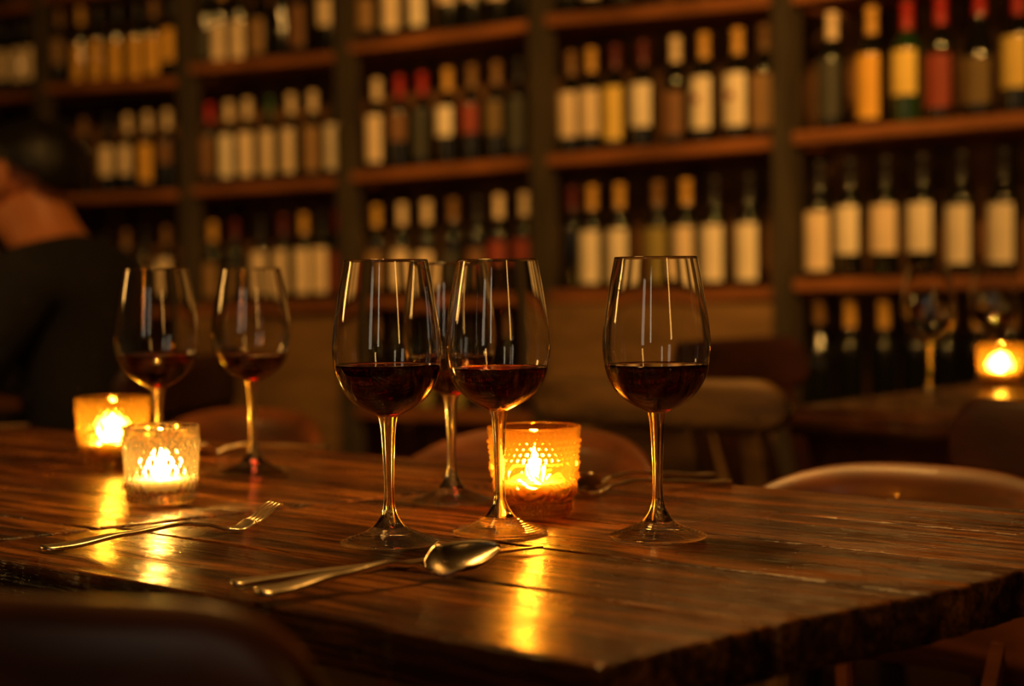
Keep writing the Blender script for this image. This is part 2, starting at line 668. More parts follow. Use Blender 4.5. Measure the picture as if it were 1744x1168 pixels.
def bottle_meshes():
    out = {}
    for kind in ('straight', 'sloped'):
        if kind == 'straight':
            pr = [(0, 0.004), (0.022, 0.003), (0.034, 0.0), (0.0365, 0.004), (0.0372, 0.012), (0.0372, 0.17), (0.0368, 0.182),
                  (0.034, 0.194), (0.027, 0.206), (0.0195, 0.216), (0.0155, 0.228), (0.0142, 0.242), (0.0138, 0.285),
                  (0.0150, 0.287), (0.0150, 0.296), (0.0135, 0.30), (0, 0.30)]
        else:
            pr = [(0, 0.004), (0.024, 0.003), (0.037, 0.0), (0.0395, 0.004), (0.0405, 0.012), (0.0405, 0.13), (0.0395, 0.146),
                  (0.036, 0.165), (0.029, 0.187), (0.022, 0.208), (0.0168, 0.228), (0.0146, 0.246), (0.0138, 0.285),
                  (0.0150, 0.287), (0.0150, 0.296), (0.0135, 0.30), (0, 0.30)]
        bm = bmesh.new()
        lathe(bm, pr, 32)
        bmesh.ops.recalc_face_normals(bm, faces=bm.faces)
        me = bpy.data.meshes.new('bottle_' + kind)
        bm.to_mesh(me)
        bm.free()
        for p in me.polygons:
            p.use_smooth = True
        out[kind] = me
    return out


BM_ = bottle_meshes()
body_cache, cap_cache, lab_cache = {}, {}, {}


def body_mesh(kind, mat):
    k = (kind, mat)
    if k not in body_cache:
        me = BM_[kind].copy()
        me.materials.append(M[mat])
        body_cache[k] = me
    return body_cache[k]


def cap_mesh(c):
    if c not in cap_cache:
        bm = bmesh.new()
        lathe(bm, [(0.0153, 0.232), (0.0152, 0.240), (0.0148, 0.250), (0.0146, 0.284), (0.0158, 0.286), (0.0158, 0.2975),
                   (0.0142, 0.3012), (0, 0.3015)], 24)
        bmesh.ops.recalc_face_normals(bm, faces=bm.faces)
        me = bpy.data.meshes.new('capsule')
        bm.to_mesh(me)
        bm.free()
        me.materials.append(M['cap_' + c])
        for p in me.polygons:
            p.use_smooth = True
        cap_cache[c] = me
    return cap_cache[c]


def lab_mesh(c, z0, z1, r, span=128):
    k = (c, round(z0, 2), round(z1, 2), r, span)
    if k not in lab_cache:
        z0, z1 = k[1], k[2]
        bm = bmesh.new()
        n = 20
        rows = []
        for rr, z in ((r, z0), (r + 0.0007, z0), (r + 0.0007, z1), (r, z1)):
            row = []
            for i in range(n + 1):
                a = -pi / 2 + R(span) * (i / n - 0.5)
                row.append(bm.verts.new((rr * cos(a), rr * sin(a), z)))
            rows.append(row)
        for a, b in zip(rows, rows[1:]):
            for i in range(n):
                bm.faces.new((a[i], a[i + 1], b[i + 1], b[i]))
        me = bpy.data.meshes.new('label')
        bmesh.ops.recalc_face_normals(bm, faces=bm.faces)
        bm.to_mesh(me)
        bm.free()
        me.materials.append(M['lab_' + c])
        lab_cache[k] = me
    return lab_cache[k]


DEPTH = 0.06
BAYN = {-1: 'rightmost bay', 0: 'second bay from right', 1: 'middle bay', 2: 'third bay from left', 3: 'second bay from left',
        4: 'leftmost bay'}
ROWN = {1: 'top row', 2: 'second row down', 3: 'third row down', 4: 'bottom row'}
ORD = ['first', 'second', 'third', 'fourth', 'fifth', 'sixth', 'seventh', 'eighth', 'ninth', 'tenth', 'eleventh', 'twelfth']
CNAME = {'cream': 'cream', 'white': 'white', 'yellow': 'yellow', 'gold': 'orange-gold', 'red': 'red', 'brown': 'brown',
         'grey': 'dark grey', 'dim': 'tan', 'olive': 'olive', 'darkgold': 'dull gold', 'amber': 'amber', 'black': 'black',
         'green': 'green', 'darkred': 'dark red'}


def row(bay, level, items, yref):
    """items: (px, capsule, label or None, label top px, label bottom px[, kind, glass])"""
    items = sorted(items, key=lambda t: t[0])
    last = None
    for idx, it in enumerate(items):
        px, cap, lab, yt, yb = it[:5]
        kind = it[5] if len(it) > 5 else 'straight'
        gm = it[6] if len(it) > 6 else 'bottle'
        p = on_plane(px, yref, P0 + NS * DEPTH, NS)
        s = (p - P0).dot(DS)
        sL, zL, sR, zR = LEV[(bay, level)]
        lo, hi = sR + POST_W / 2 + 0.044, sL - POST_W / 2 - 0.044
        s = min(max(s, lo), hi)
        dd = DEPTH + random.uniform(-0.006, 0.006)
        if last is not None and last - s < 0.079:        # bottles may not touch: step one back
            s_n = last - 0.079
            if s_n < lo:
                continue
            s = s_n
        last = s
        bz = zL + (zR - zL) * (s - sL) / (sR - sL)
        base = wall_pt(s, dd, bz + 0.0010 + abs(zR - zL) / (sL - sR) * 0.041)
        e = empty('wine_bottle', base, ANG + random.uniform(-0.15, 0.15))
        look = 'dark bottle' if gm != 'bottle_green' else 'green glass bottle'
        if lab:
            desc = f'{CNAME[lab]}-labelled bottle, {CNAME[cap]} capsule'
        else:
            desc = f'{look} with {CNAME[cap]} capsule'
        tag(e, f'{desc}, {ORD[idx]} from left, {ROWN[level]}, {BAYN[bay]}', 'wine bottle', f'wine bottles in the {BAYN[bay]}, {ROWN[level]}')
        share('bottle_body', body_mesh(kind, gm), e)
        share('capsule', cap_mesh(cap), e)
        if lab:
            zt = on_plane(px, yt, P0 + NS * DEPTH, NS).z - bz
            zb = on_plane(px, yb, P0 + NS * DEPTH, NS).z - bz
            zb = max(0.015, zb)
            mx = 0.178 if kind == 'straight' else 0.14
            zt = min(mx, zt)
            if zt - zb > 0.02:
                share('label', lab_mesh(lab, zb, zt, 0.0374 if kind == 'straight' else 0.0407), e)
                if len(it) > 7:
                    zm = (zb + zt) / 2 + 0.012
                    share('emblem', lab_mesh('red', zm - 0.012, zm + 0.014, 0.0382, 36), e)


S, SL = 'straight', 'sloped'
# right bay
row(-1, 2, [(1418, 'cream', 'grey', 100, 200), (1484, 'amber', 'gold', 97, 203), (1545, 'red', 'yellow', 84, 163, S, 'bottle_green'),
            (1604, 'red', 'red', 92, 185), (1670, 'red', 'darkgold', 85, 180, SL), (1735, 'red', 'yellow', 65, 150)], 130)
row(-1, 3, [(1392, 'black', 'cream', 364, 462), (1450, 'black', 'white', 353, 430), (1508, 'black', 'cream', 352, 430),
            (1571, 'black', 'white', 350, 430), (1636, 'black', 'white', 354, 448), (1708, 'black', 'white', 348, 446)], 400)
row(-1, 4, [(1394, 'dim', None, 0, 0, SL), (1449, 'amber', None, 0, 0), (1507, 'amber', None, 0, 0), (1560, 'darkred', None, 0, 0),
            (1612, 'dim', None, 0, 0), (1668, 'amber', None, 0, 0), (1722, 'dim', None, 0, 0)], 620)
# second from right
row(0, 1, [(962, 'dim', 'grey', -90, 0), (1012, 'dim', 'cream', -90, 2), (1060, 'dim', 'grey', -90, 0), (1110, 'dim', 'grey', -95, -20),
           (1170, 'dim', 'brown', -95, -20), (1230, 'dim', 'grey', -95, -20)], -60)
row(0, 2, [(962, 'dim', 'cream', 155, 236), (1008, 'amber', 'cream', 152, 234), (1050, 'darkred', 'yellow', 148, 238), (1098, 'darkred', 'white', 141, 219),
           (1150, 'cream', 'brown', 160, 230), (1198, 'amber', 'white', 124, 221, S, 'bottle', 1), (1256, 'amber', 'white', 118, 216, S, 'bottle', 1), (1302, 'dim', 'dim', 130, 215)], 180)
row(0, 3, [(962, 'darkred', None, 0, 0), (1005, 'amber', 'white', 393, 482), (1058, 'amber', 'white', 391, 480), (1120, 'dim', 'olive', 388, 478), (1168, 'amber', 'cream', 386, 476),
           (1218, 'black', 'white', 383, 476), (1279, 'black', 'white', 379, 476)], 430)
# middle bay
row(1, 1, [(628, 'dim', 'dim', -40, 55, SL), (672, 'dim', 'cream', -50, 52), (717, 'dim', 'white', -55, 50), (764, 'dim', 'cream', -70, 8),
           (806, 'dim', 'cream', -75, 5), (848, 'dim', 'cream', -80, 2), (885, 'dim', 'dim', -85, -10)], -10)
row(1, 2, [(644, 'cream', 'cream', 184, 277), (682, 'red', 'brown', 190, 240), (718, 'red', 'grey', 185, 270), (765, 'amber', 'white', 181, 233),
           (806, 'dim', 'red', 178, 228), (846, 'dim', 'darkgold', 168, 230), (886, 'black', 'grey', 165, 255)], 210)
row(1, 3, [(643, 'gold', 'dim', 430, 490), (684, 'cream', 'cream', 428, 490), (728, 'cream', 'cream', 427, 488), (772, 'dim', 'grey', 425, 480),
           (812, 'black', 'brown', 425, 480), (849, 'cream', 'red', 412, 450), (895, 'cream', 'red', 410, 448)], 440)
row(1, 4, [(640, 'dim', 'dim', 665, 712), (684, 'black', 'grey', 665, 705), (732, 'black', 'olive', 655, 706), (786, 'black', 'olive', 655, 704), (830, 'black', 'grey', 650, 700),
           (875, 'dim', 'grey', 648, 700)], 670)
# third from left
row(2, 1, [(346, 'black', 'grey', 50, 105), (377, 'amber', 'cream', 42, 105), (412, 'dim', 'cream', 40, 103), (446, 'dim', 'dim', 0, 96, SL), (480, 'black', None, 0, 0),
           (513, 'amber', 'brown', 10, 80), (562, 'dim', 'cream', -12, 46)], 60)
row(2, 2, [(350, 'red', 'brown', 232, 300), (390, 'cream', 'white', 227, 304), (425, 'cream', 'cream', 223, 302), (461, 'green', 'cream', 220, 299), (497, 'cream', 'cream', 217, 297),
           (534, 'cream', 'dim', 213, 294), (571, 'black', 'white', 208, 292)], 250)
row(2, 3, [(365, 'amber', 'dim', 450, 505), (403, 'darkred', 'grey', 445, 500), (445, 'black', 'cream', 424, 502), (484, 'darkred', 'cream', 423, 502),
           (517, 'amber', 'cream', 422, 501), (548, 'black', 'cream', 421, 500), (577, 'red', 'red', 430, 495)], 450)
# second from left
row(3, 1, [(102, 'dim', 'dim', 58, 112), (140, 'amber', 'gold', 78, 138), (172, 'black', 'gold', 74, 136), (203, 'black', 'gold', 72, 134), (234, 'black', 'gold', 68, 132),
           (262, 'dim', 'gold', 64, 128), (291, 'black', 'gold', 40, 105)], 100)
row(3, 2, [(112, 'black', 'dim', 250, 300), (145, 'dim', 'cream', 245, 304), (185, 'black', 'cream', 240, 300), (217, 'cream', 'cream', 240, 298), (252, 'cream', 'gold', 242, 310), (288, 'cream', 'brown', 240, 282)], 260)
row(3, 3, [(180, 'black', 'grey', 440, 500), (215, 'dim', 'grey', 440, 500), (250, 'black', 'dim', 440, 500), (285, 'dim', 'cream', 432, 500)], 450)
# leftmost
row(4, 1, [(-18, 'black', 'cream', 70, 142), (8, 'black', 'cream', 68, 140), (34, 'black', 'cream', 66, 138), (56, 'black', 'cream', 64, 136)], 100)
row(4, 2, [(-20, 'dim', 'cream', 262, 312), (14, 'cream', 'grey', 260, 312), (46, 'cream', 'grey', 258, 310)], 260)
row(4, 3, [(-12, 'dim', 'cream', 445, 500), (18, 'black', 'cream', 445, 500), (48, 'black', 'grey', 445, 500)], 450)

# ------------------------------------------------------------------ tables
U = Vector((0.760, -0.649, 0)).normalized()
V = Vector((0.649, 0.760, 0)).normalized()
TA = math.atan2(U.y, U.x)


def plank_top(bm, planks, thick, step, gap=0.0027, seed=0.0):
    """planks: (v0, v1, u_left(v0), u_left(v1), u_right(v0), u_right(v1)) in local metres"""
    for k, (v0, v1, ul0, ul1, ur0, ur1) in enumerate(planks):
        v0 += gap / 2
        v1 -= gap / 2
        offs = [0, 0.0006, 0.0016, 0.003, 0.006]
        n = max(6, int((v1 - v0 - 0.012) / 0.0027))
        vv = [v0 + o for o in offs] + [v0 + 0.006 + (v1 - v0 - 0.012) * i / n for i in range(1, n)] + [v1 - o for o in offs[::-1]]
        Lw = max(ur0, ur1) - min(ul0, ul1)
        nu = int(Lw / step)
        tt = [0, 0.0006 / Lw, 0.0018 / Lw, 0.0035 / Lw] + [0.006 / Lw + (1 - 0.012 / Lw) * i / nu for i in range(nu + 1)] + [1 - 0.0035 / Lw, 1 - 0.0018 / Lw, 1 - 0.0006 / Lw, 1]
        grid = []
        for i, v in enumerate(vv):
            f = (v - v0) / (v1 - v0)
            rw = []
            for t in tt:
                a = ul0 + (ul1 - ul0) * f
                b = ur0 + (ur1 - ur0) * f
                jag = 0.0022 * noise.noise(Vector((v * 55 + seed, k * 3.1, 0.0))) + 0.0012 * noise.noise(Vector((v * 220, k * 1.7, seed)))
                a += jag
                b += jag * 1.3
                u = a + (b - a) * t
                wob = 0.0011 * noise.noise(Vector((u * 26, k * 5.0 + (0 if f < 0.5 else 9), seed))) + 0.0005 * noise.noise(Vector((u * 130, k * 2.0 + (0 if f < 0.5 else 5), seed)))
                w = max(0, 1 - min(v - v0, v1 - v) / 0.012)
                dv = min(v - v0, v1 - v)
                du = min(t, 1 - t) * Lw
                e = 0.0
                for d_, rad in ((dv, 0.0032), (du, 0.0036)):
                    if d_ < rad:
                        q = 1 - d_ / rad
                        e += rad * (1 - sqrt(max(0, 1 - q * q))) * 0.8
                rel = 0.0012 * (0.5 + 0.5 * noise.noise(Vector((u * 5, v * 85 + 31 * k, seed)))) + 0.0008 * (0.5 + 0.5 * noise.noise(Vector((u * 6, v * 14, seed + k))))
                rw.append(bm.verts.new((u, v + wob * w, -e - rel)))
            grid.append(rw)
        nv, nt_ = len(vv), len(tt)
        for i in range(nv - 1):
            for j in range(nt_ - 1):
                bm.faces.new((grid[i][j], grid[i][j + 1], grid[i + 1][j + 1], grid[i + 1][j]))
        ringv = [grid[0][j] for j in range(nt_)] + [grid[i][-1] for i in range(1, nv)] + [grid[-1][j] for j in range(nt_ - 2, -1, -1)] + [grid[i][0] for i in range(nv - 2, 0, -1)]
        low = [bm.verts.new((q.co.x, q.co.y, -thick)) for q in ringv]
        m_ = len(ringv)
        for i in range(m_):
            j = (i + 1) % m_
            bm.faces.new((ringv[j], ringv[i], low[i], low[j]))
        bm.faces.new(low[::-1])


def table(name, center, planks_uv, label, thick=0.032, step=0.004, mat='table', frame=True):
    """center in world; planks given in (u, v) world-frame coordinates along U, V"""
    cu, cv = center.dot(U), center.dot(V)
    t = empty(name, (center.x, center.y, 0), TA)
    tag(t, label, 'table')
    bm = bmesh.new()
    loc = [(a - cv, b - cv, c - cu, d - cu, e - cu, f - cu) for a, b, c, d, e, f in planks_uv]
    plank_top(bm, loc, thick, step, seed=cu * 3)
    top = mesh_obj('tabletop', bm, M[mat], t, loc=(0, 0, TOP))
    v0, v1 = loc[0][0], loc[-1][1]
    u0, u1 = max(loc[0][2], loc[-1][3]), min(loc[0][4], loc[-1][5])
    vm = (v0 + v1) / 2 - 0.055
    span = u1 - u0
    xs = [(u0 + u1) / 2] if span < 0.9 else [u0 + 0.36, u1 - 0.36]
    for x in xs:
        for nm, (xa, xb, ya, yb, za, zb) in (('column', (x - 0.035, x + 0.035, vm - 0.035, vm + 0.035, 0.026, TOP - thick - 0.018)),
                                             ('foot_plate', (x - 0.24, x + 0.24, vm - 0.07, vm + 0.07, 0.0, 0.026)),
                                             ('top_plate', (x - 0.18, x + 0.18, vm - 0.12, vm + 0.12, TOP - thick - 0.018, TOP - thick - 0.0005))):
            bm = bmesh.new()
            box(bm, xa, xb, ya, yb, za, zb, 0.003)
            mesh_obj(nm, bm, M['black'], t, smooth=False)
    return t


vs5 = [0.670, 0.814, 0.946, 1.074, 1.208, 1.345]
ur = [-0.513, -0.497, -0.466, -0.452, -0.442, -0.432]
seam = lambda v: -1.149 + (v - 0.724) * (1.149 - 1.084) / (1.076 - 0.724)
EDG = on_z(30, 930)
planksA = [(vs5[i], vs5[i + 1], seam(vs5[i]) + 0.004, seam(vs5[i + 1]) + 0.004, ur[i], ur[i + 1]) for i in range(5)]
cA = U * -0.8 + V * 1.0
table('dining_table', cA, planksA, 'worn plank table under the three big wine glasses and the orange candle cup', step=0.003)
vsB = [0.672, 0.801, 0.940, 1.070, 1.205, 1.345]
planksB = [(vsB[i], vsB[i + 1], -2.62, -2.62, seam(vsB[i]) - 0.004, seam(vsB[i + 1]) - 0.004) for i in range(5)]
cB = U * -1.85 + V * 1.0
table('dining_table', cB, planksB, 'worn plank table butted on the left, carrying the amber and clear candle cups', step=0.006)
vsC = [2.22, 2.40, 2.58, 2.76, 2.94]
planksC = [(vsC[i], vsC[i + 1], -1.33, -1.33, -0.15, -0.15) for i in range(4)]
cC = U * -0.825 + V * 2.58
table('dining_table', cC, planksC, 'brown wooden table in front of the rightmost shelving bay with one lit candle', thick=0.045, step=0.012, mat='table_far')

# ------------------------------------------------------------------ wine glasses
WG_OUT = [(0.0365, 0.0), (0.0375, 0.0008), (0.0374, 0.0018), (0.034, 0.0030), (0.026, 0.0058), (0.0185, 0.0090), (0.0125, 0.0130),
          (0.0085, 0.0180), (0.0055, 0.024), (0.0042, 0.032), (0.0039, 0.045), (0.0044, 0.062), (0.0053, 0.080), (0.0062, 0.090), (0.0075, 0.0965)]
WG_BOWL = [(0.0075, 0.0965), (0.0120, 0.0988), (0.0205, 0.1034), (0.0286, 0.1096), (0.0335, 0.1155), (0.0370, 0.1222), (0.0396, 0.1305),
           (0.0411, 0.1400), (0.0416, 0.1500), (0.0404, 0.1640), (0.0385, 0.1770), (0.0358, 0.1940), (0.0334, 0.2070), (0.0318, 0.2155)]


def bowl_inner():
    out = []
    P = spline(WG_BOWL, 5)
    for i, (r, z) in enumerate(P):
        a = P[max(0, i - 1)]
        b = P[min(len(P) - 1, i + 1)]
        tx, tz = b[0] - a[0], b[1] - a[1]
        l = sqrt(tx * tx + tz * tz)
        th = 0.0011 if z > 0.13 else 0.0011 + (0.13 - z) / 0.033 * 0.0014
        nr, nz_ = r - tz / l * th, z + tx / l * th
        out.append((nr, nz_))
    return [q for q in out if q[0] > 0.0015]


INNER = [q for q in bowl_inner()]
INNER = [q for q in INNER if q[1] > 0.1005]
WINE_BOTTOM = 0.1003


def make_bowl(parent):
    bm = bmesh.new()
    outer = spline(WG_BOWL, 5)
    inner = INNER
    top_o, top_i = outer[-1], inner[-1]
    rim = [((top_o[0] + top_i[0]) / 2 + 0.0003, top_o[1] + 0.00045), ((top_o[0] + top_i[0]) / 2 - 0.0003, top_o[1] + 0.00045)]
    prof = outer + rim + inner[::-1] + [(0, WINE_BOTTOM)]
    lathe(bm, prof, 96)
    return mesh_obj('bowl', bm, M['glass'], parent)


def make_stem(parent):
    bm = bmesh.new()
    pr = [q for q in spline(WG_OUT, 4) if q[1] >= 0.0130 - 1e-6]
    lathe(bm, pr, 48)
    return mesh_obj('stem', bm, M['glass_stem'], parent)


def make_foot(parent):
    bm = bmesh.new()
    pr = [(0, 0.0012), (0.012, 0.0008), (0.030, 0.0003)] + [q for q in spline(WG_OUT, 9) if q[1] <= 0.0130 + 1e-6]
    pr = [(r, z + (0.00022 * sin(r * 2100) if z > 0.0028 and r > 0.0135 else 0)) for r, z in pr]
    lathe(bm, pr, 96)
    return mesh_obj('foot', bm, M['glass_foot'], parent)


def make_wine(parent, level):
    bm = bmesh.new()
    ins = [(r + 0.00025, z - 0.00012) for r, z in INNER if z < level - 0.001]
    # radius at the level
    def rad(z):
        for (r0, z0), (r1, z1) in zip(INNER, INNER[1:]):
            if z0 <= z <= z1:
                return r0 + (r1 - r0) * (z - z0) / (z1 - z0)
        return INNER[-1][0]
    rl = rad(level)
    prof = [(0, WINE_BOTTOM - 0.0001)] + ins + [(rl + 0.00025, level + 0.0006), (rl - 0.0004, level + 0.0003), (rl - 0.0016, level), (rl * 0.6, level - 0.0001), (0, level - 0.0001)]
    lathe(bm, prof, 96)
    return mesh_obj('wine', bm, M['wine'], parent)


def wine_glass(px, py, level, label, sc_=1.0, rz=0.0, z=TOP, pos=None, wine=True):
    p = pos if pos is not None else on_z(px, py, z)
    e = empty('wine_glass', (p.x, p.y, z), rz)
    e.scale = (sc_, sc_, sc_)
    tag(e, label, 'wine glass', 'wine glasses of red wine')
    return e


proto = wine_glass(664, 924, 0, 'big wine glass with red wine, left front of the three in focus, behind the spoon')
pb, ps_, pf = make_bowl(proto), make_stem(proto), make_foot(proto)
glasses = [(proto, 0.1360),
           (wine_glass(852, 906, 0, 'middle wine glass of the sharp three, standing before the orange candle cup', rz=0.4), 0.1305),
           (wine_glass(1121, 914, 0, 'rightmost of the three sharp wine glasses, standing clear of the candle cups', rz=1.1), 0.1330),
           (wine_glass(770, 853, 0, 'half-hidden wine glass behind the gap of the two sharp glasses', rz=2), 0.1310),
           (wine_glass(272, 824, 0, 'blurred wine glass rising behind the clear diamond-cut candle cup', rz=0.7), 0.1285),
           (wine_glass(432, 804, 0, 'blurred wine glass beside the fork, right of the two candle cups', rz=1.7), 0.1230),
           (wine_glass(1582, 684, 0, 'empty wine glass standing on the far table beside the candle', rz=0.3), 0),
           (wine_glass(1692, 652, 0, 'wine glass with red wine on the far table behind the candle', rz=0.3), 0.137)]
for g, lv in glasses:
    if g is not proto:
        for me_o in (pb, ps_, pf):
            c = me_o.copy()
            COL.objects.link(c)
            c.parent = g
    if lv:
        make_wine(g, lv)

# ------------------------------------------------------------------ candle cups
def cup(px, py, style, r_top, r_bot, h, base_t, mat, label, pos=None):
    p = pos or on_z(px, py)
    e = empty('candle_cup', (p.x, p.y, TOP))
    tag(e, label, 'candle holder')
    wall = 0.0032
    n = 240

    def disp(a, r, z):
        if r < r_bot * 0.8:
            return 0
        t = z / h
        d = 0
        arc = a * r_bot
        if style == 'diamond':
            if 0.13 < t < 0.88:
                fz = z / 0.0080
                fa = a * 25 / (2 * pi) * 1.0
                u_, v_ = fa + fz * 0.5, fa - fz * 0.5
                du = abs((u_ % 1) - 0.5) * 2
                dv = abs((v_ % 1) - 0.5) * 2
                w = min(1, (t - 0.13) / 0.05, (0.88 - t) / 0.05)
                d = (1 - max(1 - du, 1 - dv) ** 2.0) * 0.0021 * w - 0.0006 * w
            elif t <= 0.13 and t > 0.02:
                d = 0.0007 * (1 if (a * 26 / (2 * pi)) % 1 > 0.35 else 0)
        else:
            if t > 0.86:
                d = 0
            elif t > 0.62:
                # beads
                q = 44
                zz = (z / h - 0.62) / 0.24 * 4
                ca = (a * q / (2 * pi) + (int(zz) % 2) * 0.5) % 1 - 0.5
                cz = zz % 1 - 0.5
                d = 0.0020 * max(0, 1 - (ca * ca + cz * cz) * 5)
            elif t > 0.20:
                # overlapping leaves
                sct = (a * 7 / (2 * pi)) % 1 - 0.5
                zz = (t - 0.40) / 0.2
                ang = math.atan2(zz, sct * 2.2)
                rad_ = sqrt(zz * zz + (sct * 2.2) ** 2)
                d = 0.0030 * (0.5 + 0.5 * sin(9 * ang + rad_ * 5)) * min(1, rad_ * 1.4)
                d += 0.0024 * max(0, noise.noise(Vector((cos(a) * 9, sin(a) * 9, z * 260))))
                d *= min(1, (t - 0.20) / 0.04, (0.62 - t) / 0.03 + 0.2)
            elif t > 0.03:
                q = (a * 20 / (2 * pi)) % 1
                d = 0.0014 if (q > 0.16 and 0.06 < t < 0.18) else -0.0002
        return d
    bm = bmesh.new()
    rout = lambda z: r_bot + (r_top - r_bot) * (z / h) ** 1.15
    prof = [(0, 0.002), (r_bot * 0.7, 0.0015), (r_bot - 0.003, 0.0), (r_bot - 0.0008, 0.0012)]
    m_ = 90
    for i in range(1, m_ + 1):
        z = 0.002 + (h - 0.002 - 0.002) * i / m_
        prof.append((rout(z), z))
    prof += [(r_top - 0.0006, h - 0.0006), (r_top - wall / 2, h), (r_top - wall + 0.0006, h - 0.0006)]
    for i in range(0, 25):
        z = h - 0.002 - (h - 0.002 - base_t - 0.004) * i / 24
        prof.append((rout(z) - wall, z))
    prof += [(rout(base_t) - wall - 0.0012, base_t + 0.0012), (rout(base_t) - wall - 0.004, base_t), (0, base_t)]
    k_in = len(prof)
    outer_n = 4 + m_

    cnt = [0]

    def dfun(a, r, z):
        return disp(a, r, z) if abs(r - rout(z)) < 1e-5 and z < h * 0.985 else 0
    lathe(bm, prof, n, disp=dfun)
    mesh_obj('cup_wall', bm, mat, e)
    # candle inside the cup
    c = empty('tealight_candle', (p.x, p.y, TOP + base_t + 0.0004))
    tag(c, 'lit candle inside the ' + label, 'candle')
    wr = rout(base_t) - wall - 0.0035
    hw = 0.012 if style != 'diamond' else 0.011
    bm = bmesh.new()
    lathe(bm, [(0, 0), (wr - 0.001, 0), (wr, 0.001), (wr, hw - 0.0015), (wr - 0.001, hw), (wr - 0.003, hw - 0.0008), (0.004, hw - 0.0016), (0, hw - 0.0016)], 48)
    mesh_obj('wax', bm, M['wax'], c)
    bm = bmesh.new()
    lathe(bm, [(0, hw - 0.002), (0.0007, hw - 0.002), (0.0007, hw + 0.006), (0.0004, hw + 0.0075), (0, hw + 0.0076)], 10)
    mesh_obj('wick', bm, M['wick'], c)
    bm = bmesh.new()
    f0 = hw + 0.004
    lathe(bm, [(0, f0), (0.0026, f0 + 0.001), (0.0044, f0 + 0.004), (0.0046, f0 + 0.007), (0.0036, f0 + 0.012), (0.0018, f0 + 0.017), (0.0006, f0 + 0.020), (0, f0 + 0.0212)], 12)
    mesh_obj('flame', bm, M['flame'], c)
    return e


cup(911, 878, 'floral', 0.0400, 0.0305, 0.0765, 0.017, M['orange'], 'orange pressed-glass candle cup behind the sharp wine glasses')
cup(276, 856, 'diamond', 0.0352, 0.0305, 0.0710, 0.011, M['clear'], 'clear diamond-cut glass candle cup on the near side')
cup(194, 795, 'floral', 0.0410, 0.0320, 0.0770, 0.017, M['amber'], 'amber glass candle cup behind the clear diamond-cut cup')
cup(1704, 658, 'floral', 0.0410, 0.0320, 0.0770, 0.017, M['amber'], 'amber glass candle cup on the far table at the picture edge')

# ------------------------------------------------------------------ cutlery
def sweep(bm, path, widths, thicks, side, ns=10):
    """path points, elliptical section; side = horizontal unit vector across"""
    rings = []
    for i, p in enumerate(path):
        a = path[max(0, i - 1)]
        b = path[min(len(path) - 1, i + 1)]
        t = (b - a).normalized()
        s = (side - t * side.dot(t)).normalized()
        up = s.cross(t).normalized()
        if up.z < 0:
            up = -up
        ring = []
        for k in range(ns):
            an = 2 * pi * k / ns
            c_, s_ = cos(an), sin(an)
            ex = 0.75
            cx = math.copysign(abs(c_) ** ex, c_)
            cy = math.copysign(abs(s_) ** ex, s_)
            ring.append(bm.verts.new(p + s * (cx * widths[i] / 2) + up * (cy * thicks[i] / 2)))
        rings.append(ring)
    for a, b in zip(rings, rings[1:]):
        for k in range(ns):
            j = (k + 1) % ns
            bm.faces.new((a[k], a[j], b[j], b[k]))
    bm.faces.new(rings[0][::-1])
    bm.faces.new(rings[-1])


def interp(keys, t):
    for (a, va), (b, vb) in zip(keys, keys[1:]):
        if t <= b:
            f = (t - a) / (b - a)
            f = f * f * (3 - 2 * f)
            return va + (vb - va) * f
    return keys[-1][1]


